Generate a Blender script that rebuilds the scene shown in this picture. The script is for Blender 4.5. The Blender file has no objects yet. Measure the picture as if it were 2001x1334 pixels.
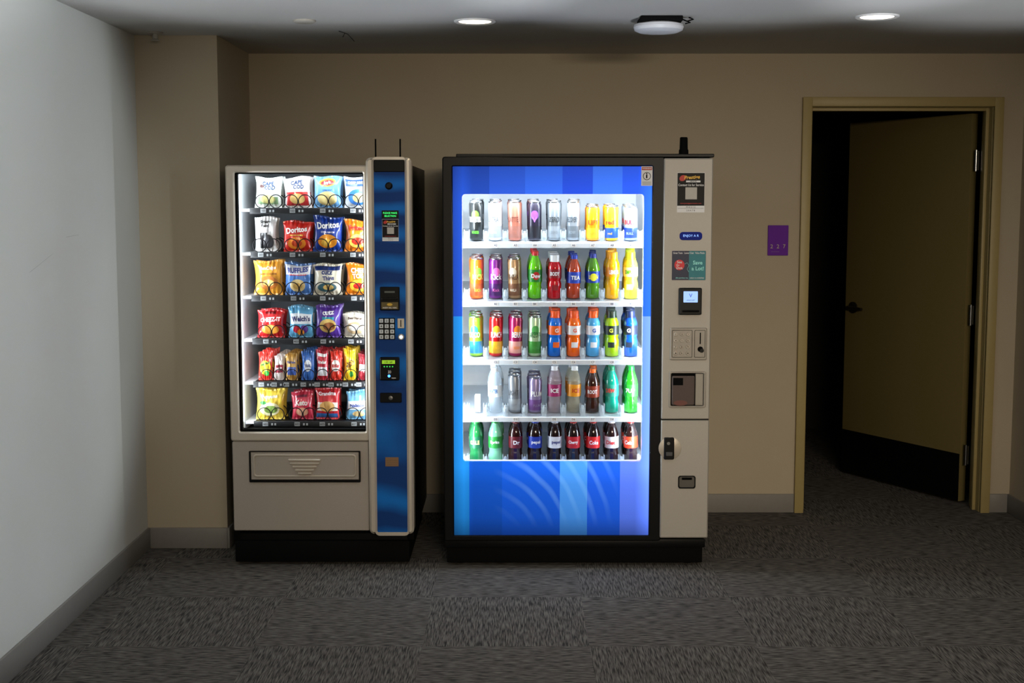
import bpy, bmesh, math, random
from mathutils import Vector, Matrix
random.seed(7)
scene=bpy.context.scene
COL=scene.collection
scene.view_settings.view_transform='Standard'
try: scene.view_settings.look='None'
except Exception: pass

# ---------------- survey of the place (metres) ----------------
F=2600.0; H=1.6; P=math.atan(267/F)
def S(px,py,Y):
    a=math.atan((py-667)/F)+P
    Z=H-Y*math.tan(a); d=Y*math.cos(P)+(H-Z)*math.sin(P)
    return (px-1000.5)*d/F, Z
def R(px0,py0,px1,py1,Y):
    cy=(py0+py1)/2
    return S(px0,cy,Y)[0],S(px1,cy,Y)[0],S(px0,py1,Y)[1],S(px0,py0,Y)[1]

# ---------------- materials ----------------
def lin(c):
    c=c/255.0
    return c/12.92 if c<=.04045 else ((c+.055)/1.055)**2.4
def col(rgb): return (lin(rgb[0]),lin(rgb[1]),lin(rgb[2]),1)
_mc={}
def M(name,rgb,rough=.5,metal=0,emit=0,alpha=1,coat=0,noise=.06,ns=40,bump=0,bs=200,spec=.5):
    key=(name,rgb,rough,metal,emit,alpha)
    if key in _mc: return _mc[key]
    m=bpy.data.materials.new(name); m.use_nodes=True
    nt=m.node_tree; b=nt.nodes['Principled BSDF']
    b.inputs['Roughness'].default_value=rough; b.inputs['Metallic'].default_value=metal
    b.inputs['Coat Weight'].default_value=coat; b.inputs['Alpha'].default_value=alpha
    b.inputs['Specular IOR Level'].default_value=spec
    tc=nt.nodes.new('ShaderNodeTexCoord')
    n=nt.nodes.new('ShaderNodeTexNoise'); n.inputs['Scale'].default_value=ns; n.inputs['Detail'].default_value=3
    nt.links.new(tc.outputs['Object'],n.inputs['Vector'])
    mx=nt.nodes.new('ShaderNodeMix'); mx.data_type='RGBA'
    c=col(rgb)
    mx.inputs[6].default_value=tuple(max(0,x*(1-noise)) for x in c[:3])+(1,)
    mx.inputs[7].default_value=tuple(min(1,x*(1+noise)) for x in c[:3])+(1,)
    nt.links.new(n.outputs['Fac'],mx.inputs[0])
    nt.links.new(mx.outputs[2],b.inputs['Base Color'])
    if emit:
        b.inputs['Emission Strength'].default_value=emit
        nt.links.new(mx.outputs[2],b.inputs['Emission Color'])
    if bump:
        n2=nt.nodes.new('ShaderNodeTexNoise'); n2.inputs['Scale'].default_value=bs
        nt.links.new(tc.outputs['Object'],n2.inputs['Vector'])
        bp=nt.nodes.new('ShaderNodeBump'); bp.inputs['Strength'].default_value=bump; bp.inputs['Distance'].default_value=.002
        nt.links.new(n2.outputs['Fac'],bp.inputs['Height']); nt.links.new(bp.outputs['Normal'],b.inputs['Normal'])
    _mc[key]=m
    return m
def glass_mat():
    m=bpy.data.materials.new('clear_glass'); m.use_nodes=True; nt=m.node_tree
    nt.nodes.clear()
    o=nt.nodes.new('ShaderNodeOutputMaterial'); t=nt.nodes.new('ShaderNodeBsdfTransparent')
    g=nt.nodes.new('ShaderNodeBsdfGlossy'); g.inputs['Roughness'].default_value=.03
    x=nt.nodes.new('ShaderNodeMixShader'); x.inputs[0].default_value=.02
    nt.links.new(t.outputs[0],x.inputs[1]); nt.links.new(g.outputs[0],x.inputs[2]); nt.links.new(x.outputs[0],o.inputs[0])
    return m
GLASS=glass_mat()
def carpet_mat():
    m=bpy.data.materials.new('carpet_tiles'); m.use_nodes=True; nt=m.node_tree; L=nt.links
    b=nt.nodes['Principled BSDF']; b.inputs['Roughness'].default_value=.95
    b.inputs['Specular IOR Level'].default_value=.05
    tc=nt.nodes.new('ShaderNodeTexCoord')
    ck=nt.nodes.new('ShaderNodeTexChecker'); ck.inputs['Scale'].default_value=1.64
    mp0=nt.nodes.new('ShaderNodeMapping'); mp0.inputs['Location'].default_value=(.13,.21,.1)
    L.new(tc.outputs['Object'],mp0.inputs['Vector']); L.new(mp0.outputs[0],ck.inputs['Vector'])
    outs=[]
    for sc in ((220,14,1),(20,160,1)):
        mp=nt.nodes.new('ShaderNodeMapping'); mp.inputs['Scale'].default_value=sc
        L.new(tc.outputs['Object'],mp.inputs['Vector'])
        n=nt.nodes.new('ShaderNodeTexNoise'); n.inputs['Scale'].default_value=1; n.inputs['Detail'].default_value=2.0
        L.new(mp.outputs[0],n.inputs['Vector']); outs.append(n)
    mx=nt.nodes.new('ShaderNodeMix'); mx.data_type='FLOAT'
    L.new(ck.outputs['Fac'],mx.inputs[0]); L.new(outs[0].outputs['Fac'],mx.inputs[2]); L.new(outs[1].outputs['Fac'],mx.inputs[3])
    r=nt.nodes.new('ShaderNodeValToRGB')
    r.color_ramp.elements[0].position=.35; r.color_ramp.elements[0].color=col((56,54,53))
    r.color_ramp.elements[1].position=.67; r.color_ramp.elements[1].color=col((122,117,111))
    L.new(mx.outputs[0],r.inputs[0]); L.new(r.outputs[0],b.inputs['Base Color'])
    bp=nt.nodes.new('ShaderNodeBump'); bp.inputs['Strength'].default_value=.2; bp.inputs['Distance'].default_value=.002
    L.new(mx.outputs[0],bp.inputs['Height']); L.new(bp.outputs[0],b.inputs['Normal'])
    return m
CARPET=carpet_mat()
WALLB=M('beige_wall_paint',(186,173,150),.8,bump=.25,bs=350,noise=.03,ns=3,spec=.2)
WALLL=M('pale_wall_paint',(204,204,198),.75,bump=.2,bs=350,noise=.05,ns=2,spec=.2)
CEIL=M('ceiling_paint',(196,194,190),.9,bump=.15,bs=300,noise=.02,ns=3,spec=.1)
BASEB=M('grey_vinyl_base',(134,130,124),.5)
BLACK=M('black_enamel',(9,9,10),.4,spec=.2)
BLACKM=M('matte_black',(7,7,8),.8,spec=.12)
SILV=M('taupe_silver_paint',(176,171,162),.5,.2,noise=.05,ns=300,bump=.05)
SILV2=M('champagne_trim',(214,204,188),.35,.4,noise=.03)
SILVP=M('painted_panel',(172,163,152),.55,.15,noise=.05,ns=250,bump=.06)
WHITE=M('white_liner',(228,232,236),.5)
WHITEP=M('white_print',(236,236,236),.5)
CHROME=M('chrome_steel',(190,190,190),.25,1)
CLEAR=M('clear_plastic',(215,230,240),.08,0,0,.38)
FRAMEM=M('olive_metal_paint',(168,150,98),.45,0,noise=.04)
LEAFM=M('olive_door_paint',(122,108,64),.55,noise=.05)

# ---------------- mesh builder ----------------
def rr(x0,x1,z0,z1,r,n=5):
    r=max(r,1e-4); pts=[]
    for cx,cz,a0 in ((x1-r,z1-r,0),(x0+r,z1-r,90),(x0+r,z0+r,180),(x1-r,z0+r,270)):
        for i in range(n+1):
            a=math.radians(a0+90*i/n); pts.append((cx+r*math.cos(a),cz+r*math.sin(a)))
    return pts
_tc={}
def text_geo(s,bold=.015):
    k=(s,bold)
    if k in _tc: return _tc[k]
    c=bpy.data.curves.new('t','FONT'); c.body=s; c.size=1; c.resolution_u=2; c.offset=bold
    o=bpy.data.objects.new('t',c); COL.objects.link(o); bpy.context.view_layer.update()
    me=o.to_mesh(); vs=[(v.co.x,v.co.y) for v in me.vertices]; fs=[tuple(p.vertices) for p in me.polygons]
    o.to_mesh_clear(); bpy.data.objects.remove(o); bpy.data.curves.remove(c)
    if not vs: vs=[(0,0)]
    x0=min(v[0] for v in vs); x1=max(v[0] for v in vs); y0=min(v[1] for v in vs); y1=max(v[1] for v in vs)
    w=max(x1-x0,1e-3); h=max(y1-y0,1e-3)
    vs=[((v[0]-(x0+x1)/2),(v[1]-(y0+y1)/2)) for v in vs]
    _tc[k]=(vs,fs,w,h); return _tc[k]
class MB:
    def __init__(s): s.v=[];s.f=[];s.m=[];s.mats=[]
    def mi(s,m):
        if m not in s.mats: s.mats.append(m)
        return s.mats.index(m)
    def add(s,vs,fs,m):
        o=len(s.v); s.v+=[tuple(v) for v in vs]; i=s.mi(m)
        for f in fs: s.f.append([o+k for k in f]); s.m.append(i)
    def box(s,x0,x1,y0,y1,z0,z1,m,b=0):
        bm=bmesh.new(); bmesh.ops.create_cube(bm,size=1)
        for v in bm.verts: v.co=Vector(((x0+x1)/2+v.co.x*(x1-x0),(y0+y1)/2+v.co.y*(y1-y0),(z0+z1)/2+v.co.z*(z1-z0)))
        if b: bmesh.ops.bevel(bm,geom=bm.edges[:],offset=b,segments=2,affect='EDGES',profile=.5)
        bm.verts.index_update()
        s.add([v.co[:] for v in bm.verts],[[v.index for v in f.verts] for f in bm.faces],m); bm.free()
    def rings(s,rings,m,cap0=True,cap1=True):
        n=len(rings[0]); vs=[p for r in rings for p in r]; fs=[]
        for k in range(len(rings)-1):
            for i in range(n): fs.append((k*n+i,k*n+(i+1)%n,(k+1)*n+(i+1)%n,(k+1)*n+i))
        if cap0: fs.append(tuple(range(n)))
        if cap1: fs.append(tuple((len(rings)-1)*n+i for i in range(n)))
        s.add(vs,fs,m)
    def prism(s,x0,x1,z0,z1,y0,y1,m,r=0,b=0,n=5):
        rs=[]
        if b>0: rs.append([(x,y0,z) for x,z in rr(x0+b,x1-b,z0+b,z1-b,r-b,n)])
        rs.append([(x,y0+b,z) for x,z in rr(x0,x1,z0,z1,r,n)])
        rs.append([(x,y1,z) for x,z in rr(x0,x1,z0,z1,r,n)])
        s.rings(rs,m)
    def frame(s,o,i,y0,y1,m,b=0,ro=0,ri=0,n=5):
        ox0,ox1,oz0,oz1=o; ix0,ix1,iz0,iz1=i
        rs=[[(x,y1,z) for x,z in rr(ox0,ox1,oz0,oz1,ro,n)],
            [(x,y0+b,z) for x,z in rr(ox0,ox1,oz0,oz1,ro,n)]]
        if b>0:
            rs.append([(x,y0,z) for x,z in rr(ox0+b,ox1-b,oz0+b,oz1-b,ro-b,n)])
            rs.append([(x,y0,z) for x,z in rr(ix0-b,ix1+b,iz0-b,iz1+b,ri+b,n)])
        rs.append([(x,y0+b,z) for x,z in rr(ix0,ix1,iz0,iz1,ri,n)])
        rs.append([(x,y1,z) for x,z in rr(ix0,ix1,iz0,iz1,ri,n)])
        rs.append(rs[0]); s.rings(rs,m,False,False)
    def lathe(s,prof,m,c=(0,0,0),n=20,axis='Z',cap0=True,cap1=True):
        rs=[]
        for r,z in prof:
            ring=[]
            for i in range(n):
                a=2*math.pi*i/n; u=r*math.cos(a); w=r*math.sin(a)
                if axis=='Z': p=(c[0]+u,c[1]+w,c[2]+z)
                elif axis=='Y': p=(c[0]+u,c[1]+z,c[2]+w)
                else: p=(c[0]+z,c[1]+u,c[2]+w)
                ring.append(p)
            rs.append(ring)
        s.rings(rs,m,cap0,cap1)
    def tube(s,pts,r,m,n=6,closed=False):
        pts=[Vector(p) for p in pts]; rs=[]; N=len(pts)
        for i in range(N):
            t=(pts[min(i+1,N-1)]-pts[max(i-1,0)]).normalized()
            up=Vector((0,1,0)) if abs(t.y)<.9 else Vector((1,0,0))
            a=t.cross(up).normalized(); b=t.cross(a).normalized()
            rs.append([pts[i]+r*(a*math.cos(2*math.pi*k/n)+b*math.sin(2*math.pi*k/n)) for k in range(n)])
        s.rings(rs,m)
    # decals laid on a surface map W(x,z,e)
    def drect(s,x0,x1,z0,z1,W,m,e=.001,nx=6,nz=4):
        vs=[W(x0+(x1-x0)*i/nx,z0+(z1-z0)*j/nz,e) for j in range(nz+1) for i in range(nx+1)]
        fs=[(j*(nx+1)+i,j*(nx+1)+i+1,(j+1)*(nx+1)+i+1,(j+1)*(nx+1)+i) for j in range(nz) for i in range(nx)]
        s.add(vs,fs,m)
    def dell(s,cx,cz,rx,rz,W,m,e=.001,n=20,k=4,rot=0):
        vs=[W(cx,cz,e)]; fs=[]
        for j in range(1,k+1):
            for i in range(n):
                a=2*math.pi*i/n; u=rx*j/k*math.cos(a); w=rz*j/k*math.sin(a)
                vs.append(W(cx+u*math.cos(rot)-w*math.sin(rot),cz+u*math.sin(rot)+w*math.cos(rot),e))
        for i in range(n): fs.append((0,1+i,1+(i+1)%n))
        for j in range(k-1):
            for i in range(n):
                a=1+j*n; fs.append((a+i,a+n+i,a+n+(i+1)%n,a+(i+1)%n))
        s.add(vs,fs,m)
    def text(s,t,cx,cz,h,W,m,maxw=None,e=.002,rot=0,bold=.015,shear=0):
        vs,fs,w,hh=text_geo(t,bold)
        k=h/hh; kx=k
        if maxw and w*k>maxw: kx=maxw/w
        o=[]
        for x,z in vs:
            x=x*kx+shear*z*k; z=z*k
            o.append(W(cx+x*math.cos(rot)-z*math.sin(rot),cz+x*math.sin(rot)+z*math.cos(rot),e))
        s.add(o,fs,m)
    def mesh(s,name,origin=(0,0,0)):
        me=bpy.data.meshes.new(name)
        me.from_pydata([(v[0]-origin[0],v[1]-origin[1],v[2]-origin[2]) for v in s.v],[],s.f)
        for m in s.mats: me.materials.append(m)
        me.polygons.foreach_set('material_index',s.m)
        bm=bmesh.new(); bm.from_mesh(me); bmesh.ops.recalc_face_normals(bm,faces=bm.faces[:]); bm.to_mesh(me); bm.free()
        me.polygons.foreach_set('use_smooth',[True]*len(me.polygons))
        try: me.set_sharp_from_angle(angle=math.radians(38))
        except Exception: pass
        return me
    def obj(s,name,parent=None,label=None,cat=None,kind=None,group=None,loc=None):
        if loc is None and parent is None:
            xs=[v[0] for v in s.v]; ys=[v[1] for v in s.v]; zs=[v[2] for v in s.v]
            loc=((min(xs)+max(xs))/2,(min(ys)+max(ys))/2,min(zs))
        org=wl(parent) if parent else loc
        if parent and loc is not None: org=loc
        me=s.mesh(name,org); o=bpy.data.objects.new(name,me); COL.objects.link(o)
        if parent:
            o.parent=parent; pl=wl(parent); o.location=(org[0]-pl[0],org[1]-pl[1],org[2]-pl[2])
            WL[o.name]=tuple(org)
        else: o.location=loc; WL[o.name]=tuple(loc)
        tag(o,label,cat,kind,group); return o
WL={}
def wl(o): return WL[o.name]
def tag(o,label=None,cat=None,kind=None,group=None):
    if label: o['label']=label
    if cat: o['category']=cat
    if kind: o['kind']=kind
    if group: o['group']=group
def root(name,loc,label,cat,kind=None,group=None):
    o=bpy.data.objects.new(name,None); o.empty_display_size=.1; COL.objects.link(o); o.location=loc; WL[o.name]=tuple(loc)
    tag(o,label,cat,kind,group); return o
def flat(Y): return lambda x,z,e: (x,Y-e,z)
def area(name,loc,direction,sx,sy,power,color=(1,1,1),parent=None,spread=180):
    l=bpy.data.lights.new(name,'AREA'); l.shape='RECTANGLE'; l.size=sx; l.size_y=sy; l.energy=power; l.color=color
    l.spread=math.radians(spread)
    o=bpy.data.objects.new(name,l); COL.objects.link(o)
    o.rotation_euler=Vector(direction).to_track_quat('-Z','Y').to_euler()
    if parent:
        o.parent=parent; p=wl(parent); o.location=(loc[0]-p[0],loc[1]-p[1],loc[2]-p[2])
    else: o.location=loc
    return o
def spot(name,loc,target,angle,power,color,blend=.3,size=.05):
    l=bpy.data.lights.new(name,'SPOT'); l.energy=power; l.color=color; l.spot_size=math.radians(angle); l.spot_blend=blend; l.shadow_soft_size=size
    o=bpy.data.objects.new(name,l); COL.objects.link(o); o.location=loc
    o.rotation_euler=(Vector(target)-Vector(loc)).to_track_quat('-Z','Y').to_euler(); return o

# ---------------- room ----------------
XL=-1.705; XR=2.60; YB=6.84; ZC=2.36; YC=6.11; XC=-1.332; YN=-2.2; WT=.14
DX0,DX1,DZ=1.500,2.455,2.10
b=MB(); b.box(XL-.15,XR+1.3,YN,9.6,-.1,0,CARPET); b.obj('floor',label='dark charcoal carpet tile floor',kind='structure')
b=MB(); b.box(XL-.15,XR+1.3,YN,9.6,ZC,ZC+.1,CEIL); b.obj('ceiling',label='smooth painted ceiling',kind='structure')
b=MB(); b.box(XL-.15,XL,YN,YB+WT,0,ZC,WALLL)
SCR=M('scuff_mark',(150,150,146),.8)
for (ya,za,yb,zb) in ((4.70,1.362,4.95,1.42),(5.1,1.477,5.25,1.483)):
    b.add([(XL+.0006,ya,za-.0006),(XL+.0006,yb,zb-.0004),(XL+.0006,yb,zb+.0004),(XL+.0006,ya,za+.0006)],[(0,1,2,3)],SCR)
b.obj('wall_left',label='pale painted side wall with faint scuffs',kind='structure')
b=MB(); b.box(XR,XR+.15,YN,YB+WT,0,ZC,WALLB); b.obj('wall_right',label='beige painted side wall',kind='structure')
b=MB(); b.box(XL,DX0,YB,YB+WT,0,ZC,WALLB); b.box(DX1,XR,YB,YB+WT,0,ZC,WALLB); b.box(DX0,DX1,YB,YB+WT,DZ,ZC,WALLB)
b.obj('wall_back',label='beige painted wall with doorway opening',kind='structure')
b=MB(); b.box(XL,XC,YC,YB,0,ZC,WALLB); b.obj('wall_column',label='boxed beige wall column in the corner',kind='structure')
DARK=M('dark_room_tone',(50,46,42),.9)  # one dark tone for the walls beyond the doorway
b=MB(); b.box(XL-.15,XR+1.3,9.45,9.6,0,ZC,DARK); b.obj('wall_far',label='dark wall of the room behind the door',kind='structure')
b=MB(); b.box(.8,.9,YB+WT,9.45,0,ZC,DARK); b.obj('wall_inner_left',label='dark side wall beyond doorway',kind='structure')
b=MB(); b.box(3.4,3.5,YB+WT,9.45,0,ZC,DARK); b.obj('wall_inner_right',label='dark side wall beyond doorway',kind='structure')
def bb(name,x0,x1,y0,y1):
    b=MB(); b.box(x0,x1,y0,y1,0,.098,BASEB,.003); b.obj(name,label='grey vinyl cove baseboard',kind='structure')
bb('baseboard_left',XL,XL+.012,YN,YC)
bb('baseboard_column',XL+.012,XC,YC-.012,YC)
bb('baseboard_column_side',XC,XC+.012,YC-.012,YB-.012)
bb('baseboard_back',XC+.012,1.473,YB-.012,YB)
bb('baseboard_back_corner',2.491,XR-.012,YB-.012,YB)
bb('baseboard_right',XR-.012,XR,YN,YB)

# door
D=root('door_1',(1.98,YB,0),'open olive painted door in metal frame','door',kind='structure')
b=MB()
def ubox(x0,x1,z1,t,y0,y1):
    b.box(x0,x0+t,y0,y1,0,z1,FRAMEM,.003); b.box(x1-t,x1,y0,y1,0,z1,FRAMEM,.003); b.box(x0+t-.001,x1-t+.001,y0,y1,z1-t,z1,FRAMEM,.003)
ubox(1.473,2.491,2.142,.047,YB-.025,YB)
ubox(1.500,2.464,2.115,.022,YB,YB+WT+.01)
ubox(1.520,2.444,2.095,.018,YB+.05,YB+.09)
b.obj('door_frame',D,label='olive painted steel door frame')
TH=math.radians(117.8); HX,HY=2.405,7.04
b=MB(); b.box(0,.925,-.045,0,.012,2.075,LEAFM,.002)
me=b.mesh('door_leaf'); leaf=bpy.data.objects.new('door_leaf',me); COL.objects.link(leaf); leaf.parent=D
leaf.location=(HX-1.98,HY-YB,0); leaf.rotation_euler=(0,0,TH); leaf['label']='olive flush door leaf standing ajar'; WL['door_leaf']=(0,0,0)
def lchild(b,name,label=None):
    me=b.mesh(name); o=bpy.data.objects.new(name,me); COL.objects.link(o); o.parent=leaf
    if label: o['label']=label
b=MB(); b.box(.004,.921,0,.003,.014,.27,BLACK,.001); lchild(b,'kick_plate','black kick plate')
b=MB()
DK=M('dark_bronze',(70,62,52),.3,.8)
b.lathe([(.034,0),(.034,.008),(.012,.012),(.012,.05)],DK,(.855,0,1.0),20,'Y')
b.tube([(.855,.045,1.0),(.83,.05,1.0),(.78,.052,1.0),(.735,.05,.998)],.010,DK,10)
lchild(b,'door_handle','dark metal lever handle')
for z in (.27,1.02,1.83):
    b=MB(); b.lathe([(.008,-.055),(.008,.055)],CHROME,(HX+.02,HY-.028,z),10); b.box(HX+.02,HX+.036,HY-.03,HY-.026,z-.05,z+.05,CHROME)
    b.obj('hinge',D,label='steel butt hinge')

# room number sign
x0,x1,z0,z1=R(1500,440,1540,499,YB)
PUR=M('purple_acrylic',(108,44,160),.6,spec=.15)
b=MB(); b.prism(x0,x1,z0,z1,YB-.008,YB,PUR,r=.003,b=.0015)
W=flat(YB-.008)
GOLD=M('pale_raised_digits',(200,185,150),.5)
for i,ch in enumerate('227'): b.text(ch,x0+(i+.6)*(x1-x0)/3.25,z0+.047,.02,W,GOLD,bold=0)
for i in range(7): b.dell(x0+.02+i*.006,z0+.02,.001,.001,W,GOLD)
b.obj('room_sign',label='purple acrylic room number sign reading 227',cat='sign')

# ceiling fittings
def downlight(px,py):
    Y=5.64 if px<1200 else 5.50
    X=-.154 if px<1200 else 1.48
    r=root('recessed_downlight',(X,Y,ZC),'round lit recessed downlight in the ceiling','ceiling light',group='ceiling downlights')
    b=MB(); b.lathe([(.088,0),(.088,-.004),(.082,-.007),(.068,-.004),(.066,0)],WHITEP,(X,Y,ZC),32,cap0=False,cap1=False); b.obj('trim_ring',r)
    b=MB(); b.lathe([(.067,-.001),(.067,-.003)],M('lit_lens',(255,236,205),.5,emit=5),(X,Y,ZC),32); b.obj('lens',r,label='glowing frosted lens')
    l=bpy.data.lights.new('downlight_lamp','SPOT'); l.energy=3; l.color=(1,.82,.6); l.spot_size=math.radians(120); l.spot_blend=1; l.shadow_soft_size=.06
    o=bpy.data.objects.new('downlight_lamp',l); COL.objects.link(o); o.parent=r; o.location=(0,0,-.03)
downlight(928,41); downlight(1713,32)
b=MB(); b.lathe([(.047,0),(.047,-.006),(.04,-.010)],M('cap_paint',(180,174,162),.6),(-.86,5.62,ZC),28)
b.obj('ceiling_sprinkler',label='flat round sprinkler cover plate on ceiling',cat='sprinkler')
b=MB(); b.lathe([(.035,0),(.035,-.006),(.012,-.008),(.012,-.03),(.02,-.034),(.02,-.037)],M('head_white',(170,165,155),.5),(-1.58,6.0,ZC),20)
b.obj('ceiling_sprinkler',label='small white pendant sprinkler beside the column',cat='sprinkler')
r=root('wireless_access_point',(.60,5.55,ZC),'white rounded wireless access point on black bracket','access point')
b=MB(); b.box(.52,.69,5.47,5.64,ZC-.022,ZC,BLACKM,.004)
b.obj('mounting_bracket',r,label='black ceiling bracket')
b=MB(); b.lathe([(.085,0),(.100,-.006),(.103,-.016),(.098,-.028),(.08,-.036),(.04,-.039)],M('ap_white',(225,228,235),.4),(.60,5.55,ZC-.022),40)
b.obj('housing',r,label='white disc housing')
b=MB(); b.tube([(.69,5.52,ZC-.008),(.71,5.5,ZC-.02),(.735,5.5,ZC-.012),(.72,5.52,ZC-.002)],.003,BLACKM); b.tube([(.69,5.50,ZC-.012),(.72,5.48,ZC-.028),(.70,5.48,ZC-.032)],.003,BLACKM); b.obj('cable',r,label='short black cable loop')
b=MB(); b.tube([(-.76,5.95,ZC-.002),(-.73,6.02,ZC-.006),(-.71,6.1,ZC-.028)],.0015,BLACKM,5); b.tube([(-.74,6.0,ZC-.004),(-.75,6.0,ZC-.022)],.0015,BLACKM,5)
b.obj('loose_wire',label='thin dark wire hanging off the ceiling',cat='wire')

# ================= SNACK MACHINE =================
YS=5.80
sx0=-1.245; sx1=-.437; sbk=6.70
VM=root('vending_machine',((sx0+sx1)/2,(YS+sbk)/2,0),'silver snack vending machine with blue control strip and glass window','vending machine')
topz=1.772; inx0=S(466,600,YS)[0]; inx1=-.595
zbin=S(0,848,YS)[1]
b=MB()
b.box(sx0,sx0+.03,YS+.03,sbk,.11,topz,BLACK,.003); b.box(sx1-.03,sx1,YS+.03,sbk,.11,topz,BLACK,.003)
b.box(sx0+.03,sx1-.03,YS+.03,sbk,topz-.014,topz,BLACK,.003); b.box(sx0+.03,sx1-.03,sbk-.03,sbk,.11,topz-.014,BLACK)
b.box(sx0+.03,sx1-.03,YS+.03,sbk-.03,.11,.14,BLACK)
b.obj('cabinet',VM,label='black steel cabinet shell')
b=MB()
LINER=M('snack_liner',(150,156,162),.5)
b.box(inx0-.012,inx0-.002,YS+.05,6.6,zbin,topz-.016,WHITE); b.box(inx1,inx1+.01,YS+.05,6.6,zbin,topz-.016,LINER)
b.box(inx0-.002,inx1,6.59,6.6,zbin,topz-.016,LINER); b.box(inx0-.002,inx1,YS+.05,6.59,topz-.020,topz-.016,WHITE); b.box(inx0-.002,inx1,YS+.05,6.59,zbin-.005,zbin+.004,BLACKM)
b.obj('interior_liner',VM,label='white lined interior')
b=MB(); b.box(sx0+.01,sx1-.02,YS+.012,sbk-.05,.014,.11,BLACKM,.004)
for fx in (sx0+.06,sx1-.07):
    for fy in (YS+.09,sbk-.12): b.lathe([(.022,0),(.022,.008),(.01,.012),(.01,.02)],BLACKM,(fx,fy,0),14)
b.obj('base',VM,label='black plinth with levelling feet')
fo=R(444,321,722,861,YS); dz0=S(0,1036,YS)[1]
fo=(sx0+.006,S(722,600,YS)[0],fo[2],topz-.002)
win=(S(464,600,YS)[0],S(713,600,YS)[0],S(0,843,YS)[1],S(0,337,YS)[1])
b=MB(); b.frame(fo,win,YS-.012,YS+.03,SILV2,b=.006,ro=.012,ri=.006)
b.obj('window_frame',VM,label='champagne silver window frame')
w2=(win[0]+.010,win[1]-.004,win[2]+.012,win[3]-.006)
b=MB(); b.frame(win,w2,YS,YS+.03,BLACKM,b=.002,ri=.004); b.obj('window_gasket',VM,label='black rubber gasket')
b=MB(); b.box(win[0]+.003,win[1]-.003,YS+.012,YS+.016,win[2]+.003,win[3]-.003,GLASS); b.obj('window_pane',VM,label='clear glass pane')
lp=(sx0+.010,S(722,950,YS)[0],dz0,fo[2]-.003)
b=MB(); b.prism(lp[0],lp[1],lp[2],lp[3],YS-.004,YS+.03,SILVP,r=.006,b=.003); b.obj('lower_panel',VM,label='taupe painted lower door panel')
fl=R(488,880,705,941,YS)
b=MB(); b.frame(fl,(fl[0]+.006,fl[1]-.006,fl[2]+.010,fl[3]-.004),YS-.014,YS,BLACK,b=.001,ro=.004,ri=.003)
b.prism(fl[0]+.007,fl[1]-.007,fl[2]+.011,fl[3]-.005,YS-.012,YS-.002,SILVP,r=.006,b=.003)
b.frame((fl[0]+.018,fl[1]-.018,fl[2]+.024,fl[3]-.014),(fl[0]+.026,fl[1]-.026,fl[2]+.032,fl[3]-.022),YS-.018,YS-.010,SILV2,b=.003,ro=.014,ri=.010)
cx=(fl[0]+fl[1])/2
for i,(w,py) in enumerate(((64,897),(58,903.5),(48,910),(38,916.5),(28,923))):
    z=S(0,py,YS)[1]; ww=w*.00113; b.prism(cx-ww,cx+ww,z-.0045,z+.0045,YS-.024,YS-.010,SILV2,r=.004,b=.0035)
b.obj('delivery_flap',VM,label='silver push flap with raised ribs')
# control strip
YP=5.765
cp=(S(718,600,YP)[0],S(806,600,YP)[0],S(0,1042,YP)[1],S(0,308,YP)[1])
ci=(S(733,600,YP)[0],S(793,600,YP)[0],cp[2]+.002,cp[3]-.006)
b=MB(); b.frame(cp,ci,YP-.012,YS+.03,SILV2,b=.009,ro=.02,ri=.012); b.obj('control_trim',VM,label='rounded champagne trim around control strip')
def blue_mat():
    m=bpy.data.materials.new('swirled_blue_film'); m.use_nodes=True; nt=m.node_tree; L=nt.links
    bs=nt.nodes['Principled BSDF']; bs.inputs['Roughness'].default_value=.55; bs.inputs['Specular IOR Level'].default_value=.2
    tc=nt.nodes.new('ShaderNodeTexCoord'); wv=nt.nodes.new('ShaderNodeTexWave'); wv.wave_type='RINGS'; wv.inputs['Scale'].default_value=3.0; wv.inputs['Distortion'].default_value=3
    mp=nt.nodes.new('ShaderNodeMapping'); mp.inputs['Location'].default_value=(.5,.0,-.6); L.new(tc.outputs['Object'],mp.inputs[0]); L.new(mp.outputs[0],wv.inputs[0])
    r=nt.nodes.new('ShaderNodeValToRGB'); r.color_ramp.elements[0].color=col((8,58,124)); r.color_ramp.elements[1].color=col((14,112,200)); r.color_ramp.elements[0].position=.2
    L.new(wv.outputs['Fac'],r.inputs[0]); L.new(r.outputs[0],bs.inputs['Base Color'])
    return m
BLUEF=blue_mat()
b=MB(); b.prism(ci[0]-.002,ci[1]+.002,ci[2]+.001,S(0,336,YP)[1],YP,YS+.02,BLUEF)
b.obj('control_panel',VM,label='dark blue control strip')
b=MB(); b.prism(ci[0],ci[1],S(0,336,YP)[1],ci[3]+.001,YP-.004,YS+.02,BLACK,r=.008,b=.003); b.obj('top_cap',VM,label='black top cap')
for px in (734,782):
    ax,_=S(px,290,5.95)
    b=MB(); b.tube([(ax,5.95,topz),(ax,5.95,topz+.118)],.0035,BLACKM,8); b.lathe([(.008,0),(.008,.012),(.005,.015)],BLACKM,(ax,5.95,topz),12); b.obj('antenna',VM,label='thin black antenna')
WP=flat(YP)
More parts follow.
